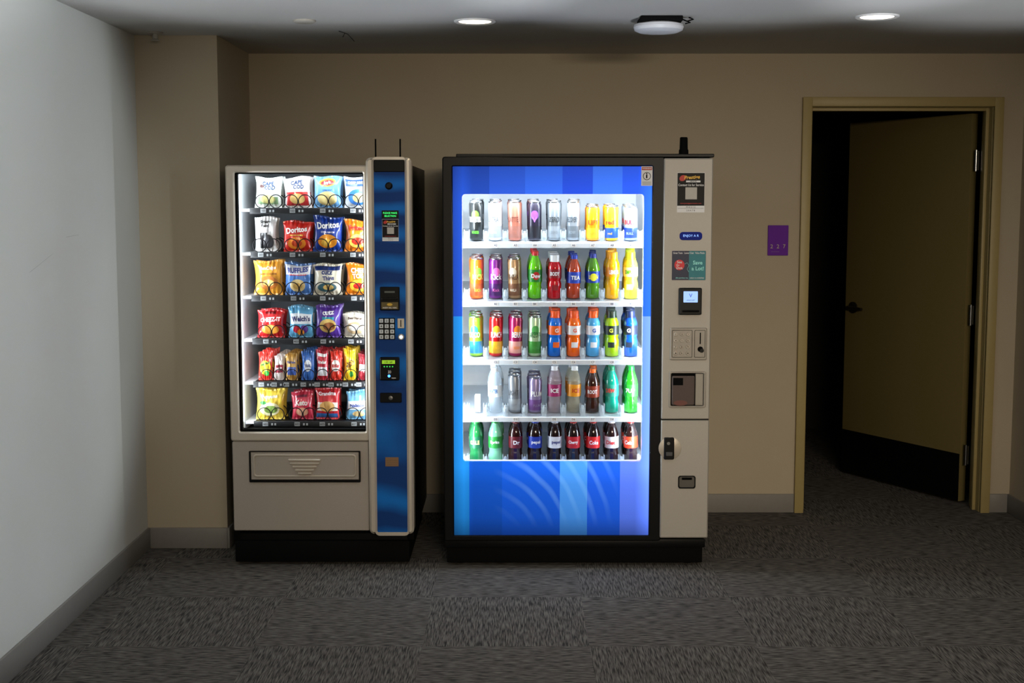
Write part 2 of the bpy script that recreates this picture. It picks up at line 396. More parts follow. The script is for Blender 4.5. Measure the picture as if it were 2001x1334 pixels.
def PRESTIGE(b,q,W,y):
    x0,x1,z0,z1=q; w=x1-x0; h=z1-z0; cx=(x0+x1)/2
    b.prism(x0,x1,z0,z1,y-.0015,y,WHITEP,r=.001)
    k=M('sticker_black',(16,14,16),.5,spec=.2); red=M('sticker_red',(196,40,30),.5); yel=M('sticker_gold',(240,190,60),.5)
    b.drect(x0+.01*w,x1-.01*w,z0+.17*h,z1-.01*h,W,k,.002)
    b.dell(x0+.2*w,z0+.86*h,.13*w,.07*h,W,red,.0023,rot=.5)
    b.text('Prestige',cx+.04*w,z0+.87*h,.12*h,W,yel,.80*w,.0027,rot=.05,shear=.2,bold=.03)
    b.drect(x0+.32*w,x0+.84*w,z0+.755*h,z0+.80*h,W,WHITEP,.0025); b.text('SERVICES',cx+.08*w,z0+.778*h,.03*h,W,k,.45*w,.0028)
    b.text('Contact Us for Service',cx,z0+.69*h,.06*h,W,WHITEP,.92*w,.0025)
    b.drect(x0+.3*w,x0+.72*w,z0+.33*h,z0+.63*h,W,M('blank_square',(190,186,178),.5),.0025)
    b.text('www.prestigeservicesinc.com',cx,z0+.225*h,.04*h,W,red,.9*w,.0025)
    b.drect(x0+.03*w,x1-.03*w,z0+.10*h,z0+.105*h,W,k,.002); b.text('M A 2 1 2',cx,z0+.135*h,.04*h,W,k,.6*w,.0025,bold=0); b.text('2 0 A 7 8',cx,z0+.05*h,.04*h,W,k,.6*w,.0025,bold=0)
# lock
lx,lz=S(760,363,YP)
b=MB(); b.lathe([(.016,0),(.016,-.006),(.010,-.012),(.007,-.012)],BLACK,(lx,YP,lz),20,'Y'); b.obj('lock',VM,label='round black lock')
q=R(746,411,779,427,YP)
b=MB(); b.prism(*q,YP-.003,YP,BLACK,r=.001); GRN=M('green_led',(60,255,120),.5,emit=1.3)
W3=flat(YP-.003)
b.text('PLEASE MAKE',(q[0]+q[1])/2,q[3]-.011,.008,W3,GRN,.06,bold=0); b.text('SELECTION',(q[0]+q[1])/2,q[3]-.024,.008,W3,GRN,.05,bold=0); b.obj('display',VM,label='small green text display')
b=MB(); PRESTIGE(b,R(747,428,779,471,YP),WP,YP); b.obj('service_sticker',VM,label='small black and white service sticker')
q=R(743,560,781,606,YP)
b=MB(); b.prism(*q,YP-.012,YP,BLACK,r=.004,b=.003); W4=flat(YP-.012); cx=(q[0]+q[1])/2
b.drect(q[0]+.02,q[1]-.02,q[3]-.026,q[3]-.018,W4,M('slot_grey',(90,95,90),.4),.001); b.drect(q[0]+.006,q[1]-.006,q[2]+.006,q[2]+.036,W4,M('note_olive',(96,80,30),.5),.001)
b.prism(q[0]+.008,q[1]-.008,q[2]+.046,q[2]+.056,YP-.022,YP-.011,BLACK,b=.002,r=.002)
b.dell(cx,q[2]+.026,.012,.006,W4,M('note_yellow',(220,180,60),.5),.0015)
b.text('INSERT BILL HERE',cx,q[2]+.012,.006,W4,WHITEP,.06,.0015); b.obj('bill_validator',VM,label='black bill slot with olive note sticker')
q=R(740,621,772,663,YP); KEYW=M('key_grey',(215,220,222),.4)
b=MB(); b.prism(*q,YP-.006,YP,BLACK,r=.003,b=.002)
kp=b.obj('keypad',VM,label='black keypad with pale keys')
ks=['1','2','3','4','5','6','7','8','9','*','0','#']
for i in range(12):
    kx=q[0]+(i%3+.5)*(q[1]-q[0])/3; kz=q[3]-(i//3+.5)*(q[3]-q[2])/4
    b=MB(); b.prism(kx-.0085,kx+.0085,kz-.0085,kz+.0085,YP-.010,YP-.005,KEYW,r=.002,b=.001); b.text(ks[i],kx,kz,.009,flat(YP-.010),BLACKM,None,.0005); b.obj('key',kp)
q=R(777,622,790,641,YP)
b=MB(); b.prism(*q,YP-.006,YP,SILV2,r=.002,b=.001); b.drect((q[0]+q[1])/2-.002,(q[0]+q[1])/2+.002,q[2]+.006,q[3]-.006,flat(YP-.006),BLACKM,.001); b.obj('coin_slot',VM,label='silver coin slot')
lx,lz=S(784,658,YP)
b=MB(); b.lathe([(.013,0),(.013,-.006),(.011,-.008),(.008,-.006)],SILV2,(lx,YP,lz),20,'Y'); b.lathe([(.007,0),(.007,-.0075)],M('lit_button',(235,245,255),.4,emit=1.2),(lx,YP,lz),16,'Y'); b.obj('coin_return_button',VM,label='round lit coin return button')
q=R(743,697,781,742,YP)
b=MB(); b.prism(*q,YP-.022,YP,BLACK,r=.006,b=.004); W5=flat(YP-.022)
b.drect(q[0]+.010,q[1]-.018,q[3]-.028,q[3]-.012,W5,M('lcd_yellow_green',(150,200,40),.5,emit=.5),.001)
b.text('1.50 1.60',(q[0]+q[1])/2-.004,q[3]-.020,.007,W5,BLACKM,.045,.0015)
for i in range(4): b.dell(q[0]+.02+i*.012,q[3]-.040,.003,.003,W5,M('tiny_green_led',(60,220,90),.5,emit=.6),.001)
b.text(')))',(q[0]+q[1])/2,q[2]+.038,.014,W5,WHITEP,None,.0015)
b.dell((q[0]+q[1])/2-.002,q[2]+.02,.006,.006,W5,M('blue_led',(60,130,255),.5,emit=4),.001); b.text('nayax',q[1]-.024,q[2]+.010,.006,W5,WHITEP,None,.0015)
b.obj('card_reader',VM,label='black contactless card reader with green screen')
q=R(743,767,785,786,YP)
b=MB(); b.prism(*q,YP-.010,YP,BLACK,r=.004,b=.003); b.lathe([(.009,0),(.009,-.006),(.004,-.007)],M('dull_lock',(120,120,118),.4,.8),((q[0]+q[1])/2,YP-.009,(q[2]+q[3])/2),16,'Y'); b.obj('lock_plate',VM,label='black plate with keyed lock')
q=R(753,893,779,911,YP)
b=MB(); b.prism(*q,YP-.002,YP,M('copper_plate',(150,118,88),.4,.5),r=.001,b=.0008)
for i in range(3): b.drect(q[0]+.004,q[1]-.004,q[2]+.009+i*.009,q[2]+.0095+i*.009,flat(YP-.002),M('plate_ink',(80,60,45),.6),.0005)
b.obj('data_plate',VM,label='small copper coloured data plate')

# snack trays
YT=5.885
trayy=[408,494,579,663,747,824]
INK=M('tag_ink',(30,30,30),.6); TAG=M('tag_grey',(160,165,168),.5); TRAYM=M('tray_black',(20,21,23),.45,spec=.3)
slots={0:[(525,56),(582,56),(641,58),(700,58)],1:[(520,50),(582,56),(641,58),(700,58)],2:[(525,58),(584,55),(641,58),(702,56)],
3:[(530,56),(589,52),(642,52),(696,54)],4:[(521,34),(546,25),(570,25),(603,30),(630,28),(657,28),(685,30),(711,26)],5:[(529,60),(591,46),(640,50),(702,54)]}
WIRE=M('dark_spring_wire',(30,30,34),.35,.5)
def turn(r): return [(r*math.sin(2*math.pi*i/26),.010*i/26,-r*math.cos(2*math.pi*i/26)) for i in range(27)]
b=MB()
for sgn in (-1,1):
    b.tube([(sgn*.0305+sgn*p[0],p[1],p[2]+.031) for p in turn(.029)],.0021,WIRE,6)
coil2=b.mesh('spiral_coil')
b=MB(); b.tube([(p[0],p[1],p[2]+.029) for p in turn(.027)],.0019,WIRE,6); coil1=b.mesh('spiral_coil')
PITCH=.084
trayz=[]
for ri,py in enumerate(trayy):
    z=S(0,py,YT)[1]; trayz.append(z)
    tx0=S(492,600,YT)[0]; tx1=inx1-.002
    b=MB(); b.box(tx0,tx1,YT,6.5,z-.006,z,TRAYM); b.prism(tx0,tx1,z-.022,z+.005,YT-.010,YT,TRAYM,b=.002)
    b.box(inx0,tx0,YT+.02,6.5,z-.012,z,M('rail_white',(220,222,225),.5))
    t=b.obj('tray',VM,label='black snack tray with price strip')
    for si,(cx,w) in enumerate(slots[ri]):
        X=S(cx,py,YT)[0]
        b=MB(); b.drect(X-.034,X-.010,z-.017,z+.001,flat(YT-.010),TAG,.0008,1,1); b.text('%d%02d'%(ri+1,si*2+1 if len(slots[ri])<6 else si+1),X-.022,z-.008,.010,flat(YT-.010),INK,None,.0012)
        b.drect(X+.004,X+.012,z-.014,z-.004,flat(YT-.010),TAG,.0008,1,1); b.drect(X+.018,X+.026,z-.014,z-.004,flat(YT-.010),TAG,.0008,1,1)
        if X<inx1-.04: b.obj('price_tag',t,label='grey slot number tag')
        p=wl(VM)
        for k in range(3):
            co=bpy.data.objects.new('spiral_coil',coil2 if w>40 else coil1); COL.objects.link(co); co.parent=t
            co.location=(X-p[0],YT+.004+k*PITCH-p[1],z+.002-p[2]); co['label']='dark wire vending spiral turn'
b=MB()
LEDM=M('led_diffuser',(235,245,255),.5,emit=3)
b.box(inx0+.000,inx0+.008,YS+.036,YS+.046,zbin+.05,topz-.06,LEDM); b.obj('led_strip',VM,label='lit vertical LED strip')
sh=(win[2]+win[3])/2
SP=3.5
area('snack_led_l',(inx0+.014,YS+.044,sh),(.85,.55,0),.016,1.05,SP,(.86,.94,1),VM)
area('snack_led_r',(win[1]+.012,YS+.040,sh),(-.6,.8,0),.016,1.05,SP,(.86,.94,1),VM)
area('snack_led_t',((win[0]+win[1])/2,YS+.042,win[3]+.004),(0,.55,-.85),.5,.016,1.0,(.86,.94,1),VM)

# ---- bags ----
def bagfun(w,h,D,seed):
    rn=random.Random(seed); ph=[rn.uniform(0,6.28) for _ in range(8)]; amp=rn.uniform(.0014,.0021)
    def W(x,z,e,side=-1):
        u=max(-1,min(1,2*x/w)); v=max(0,min(1,z/h))
        vv=max(0,min(1,(v-.06)/.88))
        bz=max(0,math.sin(math.pi*vv))**.55; bx=max(0,1-abs(u)**2.6)**.65
        y=D*bz*bx*(1+.1*math.sin(2*u+ph[5]))
        y+=amp*(math.sin(8*u+5*v+ph[0])+math.sin(13*v+6*u+ph[1])*.8+math.sin(19*u-9*v+ph[2])*.5)*(bx**.5)
        y+=amp*1.8*math.sin(22*u+ph[3])*(1-bz)*bx
        px=x*(1-.10*bz)+.002*math.sin(5*v+ph[6])*abs(u)
        return (px,side*(y+.001)+(-e if side<0 else 0),z+(.004*math.sin(3*u+ph[4])+.004*u*math.sin(ph[7]))*v**3)
    return W
def bag(cx,w,toppy,ri,base,decals,label,name='chip_bag',cat='snack bag',tilt=0,D=.020,n2=1):
    z0=trayz[ri]; yc=YT+.053
    ztop=S(0,toppy,yc)[1]; h=max(.05,ztop-z0-.004); wd=w*.00229*.985
    rn=random.Random(cx*3+ri)
    if tilt==0: tilt=rn.uniform(-1,1)
    W=bagfun(wd,h,D if w>40 else .013,cx*7+ri)
    b=MB(); bm_=M('foil_'+name,base,.28,.0,coat=.4,noise=.1,ns=45)
    nx,nz=24,28
    for side in (-1,1):
        vs=[W(-wd/2+wd*i/nx,h*j/nz,0,side) for j in range(nz+1) for i in range(nx+1)]
        fs=[(j*(nx+1)+i,j*(nx+1)+i+1,(j+1)*(nx+1)+i+1,(j+1)*(nx+1)+i) for j in range(nz) for i in range(nx)]
        b.add(vs,fs,bm_)
    sm=M('seal',tuple(min(255,int(c*.85+30)) for c in base),.35,coat=.3)
    for za in (.0,.955):
        b.drect(-wd*.49,wd*.49,h*za,h*(za+.045),W,sm,.0015,24,2)
    for d in decals:
        k=d[0]
        if k=='r': b.drect(d[1]*wd/2,d[2]*wd/2,d[3]*h,d[4]*h,W,M('print',d[5],.35,coat=.3),.0022,16,10)
        elif k=='e': b.dell(d[1]*wd/2,d[2]*h,d[3]*wd/2,d[4]*h,W,M('print',d[5],.35,coat=.3),.0028+.0004*(d[6] if len(d)>6 and d[6]>1 else 0),24,6,rot=0)
        elif k=='t': b.text(d[1],d[2]*wd/2,d[3]*h,d[4]*h,W,M('print',d[5],.4),(d[6] if len(d)>6 else 1.6)*wd/2,.0042,rot=(d[7] if len(d)>7 else 0),bold=.035)
    X=S(cx,trayy[ri]-20,yc)[0]
    me=b.mesh(name)
    for k in range(n2+1):
        o=bpy.data.objects.new(name,me); COL.objects.link(o)
        o.location=(X,yc+k*PITCH,z0+.004); o.rotation_euler=(0,math.radians(tilt if k==0 else -tilt*.5),math.radians(rn.uniform(-2,2)) if w>40 else 0)
        tag(o,label,cat,None,'snack packets on tray %s'%['one','two','three','four','five','six'][ri])
Wt=(238,240,238)
bag(525,54,346,0,(222,230,222),[('r',-.8,.8,.12,.36,(120,150,110)),('e',0,.28,.6,.14,(190,185,120)),('t','CAPE',0,.80,.13,(24,60,110),1.1),('t','COD',.15,.66,.13,(24,60,110),1.0),('e',-.5,.70,.2,.05,(90,60,60))],'white and green kettle chip bag with navy lettering')
bag(582,54,346,0,(230,224,222),[('r',-.85,.85,.08,.52,(190,50,50)),('e',0,.30,.6,.17,(215,180,110)),('t','CAPE',0,.82,.13,(24,60,110),1.1),('t','COD',.15,.68,.13,(24,60,110),1.0)],'white and red kettle chip bag with navy lettering')
bag(641,56,344,0,(110,165,215),[('e',0,.80,.62,.13,(250,205,60)),('e',0,.79,.5,.09,(215,40,45),2),('t',"Lay's",0,.79,.12,Wt,.9),('e',0,.30,.75,.22,(225,205,140)),('t','Lightly Salted',0,.56,.06,(30,60,130),1.3)],'pale blue potato chip bag with yellow and red logo')
bag(700,56,346,0,(225,232,240),[('r',-.9,.9,.70,.92,(50,90,180)),('t','DEEP RIVER',-.05,.82,.09,Wt,1.5),('e',0,.35,.75,.26,(60,120,200)),('e',.1,.33,.5,.16,(225,205,140),2)],'white and blue kettle chip bag')
bag(520,44,424,1,(232,232,232),[('r',-.5,.2,.1,.55,(30,30,34)),('e',.3,.30,.5,.2,(60,60,64)),('t','Smart',0,.86,.10,(20,20,20),1.2),('t','food',0,.75,.10,(20,20,20),1.2)],'white and black popcorn bag','popcorn_bag')
bag(582,56,432,1,(205,38,28),[('e',0,.28,.7,.2,(235,140,40)),('e',0,.28,.4,.12,(190,60,20),2),('t','Doritos',0,.72,.19,(250,250,245),1.6,.12),('t','NACHO CHEESE',0,.54,.05,(250,220,90),1.2)],'red nacho tortilla chip bag with white lettering',tilt=-1.5)
bag(641,58,423,1,(22,58,150),[('e',0,.30,.7,.2,(235,150,40)),('e',-.1,.26,.35,.11,(250,200,80),2),('t','Doritos',0,.76,.19,(250,250,245),1.6,.12),('t','COOL RANCH',0,.56,.05,(240,240,250),1.2)],'blue ranch tortilla chip bag with white lettering',tilt=.5)
bag(700,54,430,1,(240,130,30),[('t','Fritos',-.1,.76,.17,(215,30,30),1.5,.1),('e',0,.34,.7,.22,(250,205,90)),('e',0,.34,.5,.12,(215,50,30),2)],'orange corn chip bag with red lettering')
bag(525,58,509,2,(243,168,58),[('e',0,.36,.72,.2,(205,120,50)),('e',.05,.36,.4,.10,(240,200,120),2),('t','SunChips',0,.78,.13,(245,240,230),1.5),('t','HARVEST CHEDDAR',0,.62,.05,(130,60,20),1.3)],'orange multigrain chip bag')
bag(584,54,514,2,(80,130,205),[('r',-.95,.95,.64,.94,(236,238,244)),('t','RUFFLES',0,.79,.17,(30,56,150),1.6,.08),('r',-.7,.7,.62,.65,(220,50,60)),('e',0,.30,.6,.2,(235,210,150)),('e',0,.28,.35,.1,(210,170,90),2)],'blue and white ridged chip bag',tilt=-1)
bag(641,58,516,2,(226,220,200),[('r',-.9,.9,.80,.94,(24,46,110)),('t','cutz',0,.74,.15,(24,46,110),1.2),('t','Thins',.1,.55,.14,(24,46,110),1.1,.05),('e',0,.25,.7,.15,(60,100,110)),('e',.1,.25,.4,.09,(225,190,110),2)],'cream and navy thin cracker bag')
bag(702,54,516,2,(238,128,22),[('t','CHEE',-.1,.80,.16,(250,240,230),1.4,.1),('t','TOS',-.1,.62,.16,(250,240,230),1.3,.1),('e',0,.30,.72,.2,(250,190,60)),('e',0,.3,.45,.10,(200,40,30),2)],'orange cheese puff bag')
bag(530,54,605,3,(208,34,38),[('t','CHEEZ-IT',0,.66,.16,(250,250,250),1.6,.06),('e',0,.30,.7,.17,(240,160,60)),('r',-.4,.4,.85,.93,(120,20,24))],'red baked cracker bag with white lettering','cracker_bag')
bag(589,50,599,3,(100,175,220),[('r',-.9,.9,.45,.78,(235,242,248)),('t',"Welch's",0,.62,.18,(26,40,110),1.6,.05),('e',-.35,.28,.3,.12,(200,40,60)),('e',.3,.28,.32,.13,(90,50,140)),('e',0,.18,.3,.1,(240,150,50),2)],'blue and white fruit snack bag','fruit_snack_bag')
bag(642,52,597,3,(86,50,150),[('t','cutz',0,.80,.15,(245,245,250),1.3,.08),('e',0,.38,.7,.22,(225,190,110)),('e',.1,.36,.5,.13,(150,90,50),2),('r',-.5,.5,.56,.66,(40,150,170))],'purple snack mix bag',tilt=.6)
bag(696,52,612,3,(214,206,190),[('e',0,.40,.75,.25,(180,155,120)),('e',-.1,.42,.45,.14,(235,228,215),2),('t','Bear Naked',0,.80,.10,(80,60,50),1.4)],'beige granola snack bag','granola_bag')
bag(520,29,687,4,(232,60,50),[('e',0,.45,.8,.25,(245,215,50)),('t','Sour Patch',0,.6,.1,(30,120,60),1.6,.3),('e',.2,.25,.4,.1,(60,180,80),2)],'red and yellow gummy candy packet','candy_packet',n2=2)
bag(546,21,692,4,(236,226,222),[('r',-.8,.8,.3,.6,(150,40,60)),('t','NUT',0,.45,.1,Wt,1.2)],'white and maroon candy packet','candy_packet',n2=2)
bag(570,24,690,4,(206,160,80),[('r',-.8,.8,.2,.5,(60,90,170)),('t','Planters',0,.68,.1,(30,50,120),1.5)],'tan and blue peanut packet','candy_packet',n2=2)
bag(602,26,685,4,(60,110,190),[('e',0,.5,.6,.2,(230,236,242)),('t','TRAIL',0,.5,.1,(40,60,130),1.1)],'blue and white candy packet','candy_packet',n2=2,tilt=.5)
bag(630,25,684,4,(196,40,60),[('r',-.8,.8,.15,.45,(226,226,232)),('t','kinder',0,.62,.12,Wt,1.5),('r',-.8,.8,.80,.9,(240,240,240))],'crimson and white candy packet','candy_packet',n2=2)
bag(657,25,685,4,(224,60,44),[('e',0,.5,.75,.2,(245,240,235)),('t','KitKat',0,.5,.12,(200,20,30),1.3)],'red and white candy packet','candy_packet',n2=2,tilt=-.5)
bag(684,25,682,4,(246,202,40),[('t',"m&m's",0,.55,.22,(90,50,30),1.5,.9),('e',.3,.2,.35,.1,(60,150,70))],'yellow chocolate candy packet','candy_packet',n2=2,tilt=-.5)
bag(711,24,690,4,(150,40,50),[('r',-.8,.8,.35,.6,(240,235,230))],'maroon and white candy packet','candy_packet',n2=2)
bag(529,58,759,5,(246,214,80),[('e',0,.35,.75,.22,(240,235,190)),('e',.1,.34,.5,.13,(120,150,70),2),('t','Funyuns',0,.75,.16,(245,250,240),1.6,.05),('e',-.5,.56,.25,.06,(60,140,70),2)],'yellow onion ring snack bag')
bag(591,44,763,5,(214,58,84),[('t','Keto',0,.60,.20,(250,240,235),1.2),('e',0,.28,.6,.15,(240,180,150)),('r',-.5,.5,.78,.86,(120,20,50))],'crimson pink cookie bag','cookie_bag')
bag(640,50,757,5,(208,52,60),[('t','Grandma',0,.83,.12,(245,240,245),1.5),('r',-.9,.9,.28,.55,(240,235,225)),('e',0,.42,.65,.17,(220,170,100),2),('r',-.9,.9,.06,.2,(60,110,180))],'red and cream cookie bag','cookie_bag',tilt=1)
bag(702,52,762,5,(110,170,210),[('r',-.9,.9,.35,.65,(240,244,248)),('t','Nabisco',-.1,.5,.12,(30,50,120),1.4),('e',0,.2,.5,.1,(220,190,130))],'blue and white cracker bag','cracker_bag')

# ================= DRINK MACHINE =================
YD=5.78
mx0=S(866,650,YD)[0]; mx1=S(1389,650,YD)[0]; mtop=S(0,306,YD)[1]; dbk=6.74
DM=root('vending_machine',((mx0+mx1)/2,(YD+dbk)/2,0),'black drink vending machine with glowing blue front and silver side column','vending machine')
b=MB()
b.box(mx0+.005,mx0+.04,YD+.05,dbk,.12,mtop-.005,BLACK,.003); b.box(mx1-.04,mx1-.004,YD+.05,dbk,.12,mtop-.005,BLACK,.003)
b.box(mx0+.04,mx1-.04,YD+.05,dbk,mtop-.035,mtop-.005,BLACK,.003); b.box(mx0+.04,mx1-.04,dbk-.03,dbk,.12,mtop-.035,BLACK); b.box(mx0+.04,mx1-.04,YD+.05,dbk-.03,.12,.16,BLACK)
xm=S(1278,650,YD)[0]
b.box(xm,xm+.02,YD+.05,dbk-.03,.16,mtop-.035,BLACK)
b.obj('cabinet',DM,label='black steel cabinet shell')
b=MB(); b.box(mx0+.012,mx1-.02,YD+.02,dbk-.04,.014,.12,BLACKM,.004); b.box(mx0,mx1-.01,YD+.006,YD+.05,.085,.125,BLACK,.005)
for fx in (mx0+.07,mx1-.08):
    for fy in (YD+.09,dbk-.12): b.lathe([(.025,0),(.025,.008),(.01,.012),(.01,.02)],BLACKM,(fx,fy,0),14)
b.obj('base',DM,label='black plinth with levelling feet')
fr=(mx0,S(1295,650,YD)[0],S(0,1052,YD)[1]-.008,mtop)
gp=(S(886,650,YD)[0],S(1271,650,YD)[0],S(0,1045,YD)[1],S(0,325,YD)[1])
b=MB(); b.frame(fr,gp,YD-.012,YD+.05,BLACK,b=.005,ro=.012,ri=.003); b.obj('door_frame',DM,label='black door frame')
dw=(S(903.5,640,YD)[0],S(1256.5,640,YD)[0],S(0,902,YD)[1],S(0,379,YD)[1])
def graphic():
    m=bpy.data.materials.new('backlit_blue_graphic'); m.use_nodes=True; nt=m.node_tree; L=nt.links; N=nt.nodes
    bs=N['Principled BSDF']; bs.inputs['Roughness'].default_value=.4; bs.inputs['Specular IOR Level'].default_value=.1
    tc=N.new('ShaderNodeTexCoord'); sp=N.new('ShaderNodeSeparateXYZ'); L.new(tc.outputs['Generated'],sp.inputs[0])
    def ramp(stops,interp):
        r=N.new('ShaderNodeValToRGB'); cr=r.color_ramp; cr.interpolation=interp
        cr.elements[0].position=stops[0][0]; cr.elements[0].color=col(stops[0][1]); cr.elements[1].position=stops[1][0]; cr.elements[1].color=col(stops[1][1])
        for p,c in stops[2:]: e=cr.elements.new(p); e.color=col(c)
        return r
    lo=ramp([(0,(26,120,196)),(.075,(12,78,186)),(.245,(16,84,204)),(.54,(66,138,222)),(.68,(24,86,212)),(.85,(84,116,230))],'CONSTANT')
    hi=ramp([(0,(24,66,170)),(.18,(34,80,196)),(.36,(40,92,212)),(.55,(22,66,196)),(.70,(48,104,222)),(.85,(28,78,214))],'CONSTANT')
    L.new(sp.outputs['X'],lo.inputs[0]); L.new(sp.outputs['X'],hi.inputs[0])
    g=N.new('ShaderNodeMath'); g.operation='GREATER_THAN'; g.inputs[1].default_value=.6; L.new(sp.outputs['Z'],g.inputs[0])
    mx=N.new('ShaderNodeMix'); mx.data_type='RGBA'; L.new(g.outputs[0],mx.inputs[0]); L.new(lo.outputs[0],mx.inputs[6]); L.new(hi.outputs[0],mx.inputs[7])
    mp=N.new('ShaderNodeMapping'); mp.inputs['Location'].default_value=(-.12,0,.12); mp.inputs['Scale'].default_value=(1,1,1.6); L.new(tc.outputs['Generated'],mp.inputs[0])
    wv=N.new('ShaderNodeTexWave'); wv.wave_type='RINGS'; wv.rings_direction='Y'; wv.inputs['Scale'].default_value=4.2; wv.inputs['Distortion'].default_value=1.6; wv.inputs['Detail Scale'].default_value=.8; L.new(mp.outputs[0],wv.inputs[0])
    rp=N.new('ShaderNodeMapRange'); rp.inputs[1].default_value=.60; rp.inputs[2].default_value=1; rp.inputs[3].default_value=0; rp.inputs[4].default_value=.22; L.new(wv.outputs['Fac'],rp.inputs[0])
    mk=ramp([(0,(0,0,0)),(.2,(0,0,0)),(.4,(255,255,255)),(.72,(255,255,255)),(.85,(0,0,0))],'LINEAR'); L.new(sp.outputs['X'],mk.inputs[0])
    mz=N.new('ShaderNodeMapRange'); mz.inputs[1].default_value=.02; mz.inputs[2].default_value=.1; L.new(sp.outputs['Z'],mz.inputs[0])
    m1=N.new('ShaderNodeMath'); m1.operation='MULTIPLY'; L.new(rp.outputs[0],m1.inputs[0]); L.new(mk.outputs[0],m1.inputs[1])
    m2=N.new('ShaderNodeMath'); m2.operation='MULTIPLY'; L.new(m1.outputs[0],m2.inputs[0]); L.new(mz.outputs[0],m2.inputs[1])
    m3=N.new('ShaderNodeMath'); m3.operation='SUBTRACT'; m3.inputs[0].default_value=1; L.new(g.outputs[0],m3.inputs[1])
    m4=N.new('ShaderNodeMath'); m4.operation='MULTIPLY'; L.new(m2.outputs[0],m4.inputs[0]); L.new(m3.outputs[0],m4.inputs[1])
    mx2=N.new('ShaderNodeMix'); mx2.data_type='RGBA'; mx2.inputs[7].default_value=col((130,190,245)); L.new(m4.outputs[0],mx2.inputs[0]); L.new(mx.outputs[2],mx2.inputs[6])
    bz=N.new('ShaderNodeValToRGB'); cr=bz.color_ramp
    pts=[(0,.3),(.05,.7),(.14,1.0),(.19,1.4),(.45,1.4),(.9,1.45),(.93,1.3),(1,.85)]
    cr.elements[0].position=0; cr.elements[0].color=(.3,.3,.3,1); cr.elements[1].position=1; cr.elements[1].color=(.85,.85,.85,1)
    for p,v in pts[1:-1]: e=cr.elements.new(p); e.color=(v,v,v,1)
    L.new(sp.outputs['Z'],bz.inputs[0])
    bx=N.new('ShaderNodeValToRGB'); cr=bx.color_ramp; cr.elements[0].position=0; cr.elements[0].color=(.85,.85,.85,1); cr.elements[1].position=1; cr.elements[1].color=(2.4,2.4,2.4,1)
    e=cr.elements.new(.05); e.color=(1.4,1.4,1.4,1); e=cr.elements.new(.1); e.color=(1,1,1,1); e=cr.elements.new(.93); e.color=(1.25,1.25,1.25,1)
    L.new(sp.outputs['X'],bx.inputs[0])
    mm=N.new('ShaderNodeMath'); mm.operation='MULTIPLY'; L.new(bz.outputs[0],mm.inputs[0]); L.new(bx.outputs[0],mm.inputs[1])
    L.new(mx2.outputs[2],bs.inputs['Emission Color']); L.new(mm.outputs[0],bs.inputs['Emission Strength'])
    bs.inputs['Base Color'].default_value=(.005,.015,.05,1)
    return m
b=MB(); b.frame(gp,dw,YD,YD+.02,graphic(),ro=.002,ri=.014); b.obj('illuminated_panel',DM,label='backlit blue patterned door graphic')
b=MB(); b.frame((dw[0]-.002,dw[1]+.002,dw[2]-.002,dw[3]+.002),dw,YD+.0201,YD+.05,WHITE,ro=.016,ri=.014); b.obj('window_surround',DM,label='white inner window surround')
b=MB(); b.prism(dw[0],dw[1],dw[2],dw[3],YD+.004,YD+.008,GLASS,r=.014); b.obj('window_pane',DM,label='clear glass pane with rounded corners')
ix0=dw[0]-.03; ix1=xm-.004; iz0=dw[2]-.11; iz1=dw[3]+.06
b=MB(); b.box(ix0-.01,ix0,YD+.06,6.6,iz0,iz1,WHITE); b.box(ix1-.006,ix1+.002,YD+.06,6.6,iz0,iz1,WHITE); b.box(ix0,ix1-.006,6.59,6.6,iz0,iz1,WHITE)
b.box(ix0,ix1-.006,YD+.06,6.59,iz1-.01,iz1,WHITE); b.box(ix0,ix1-.006,YD+.06,6.59,iz0-.01,iz0,WHITE); b.obj('interior_liner',DM,label='bright white lined interior')
YR=5.875; YPR=5.955
cols=[931,968.5,1007,1045,1083,1120.5,1158,1195.5,1233]
rowy=[469,582,694,804,903]
RAIL=M('rail_plastic',(222,230,238),.2)
b=MB()
b.box(-.0025,.0025,0,.10,0,.045,CLEAR,.001); b.box(-.010,.010,-.006,.004,.0,.040,CLEAR,.002); b.box(-.013,-.009,-.004,.03,.012,.055,CLEAR,.001); b.box(.009,.013,-.004,.03,.012,.055,CLEAR,.001); b.lathe([(.006,0),(.006,.03)],CLEAR,(0,-.004,.02),10)
guide=b.mesh('bottle_guide')
shz=[]
TILT=.085
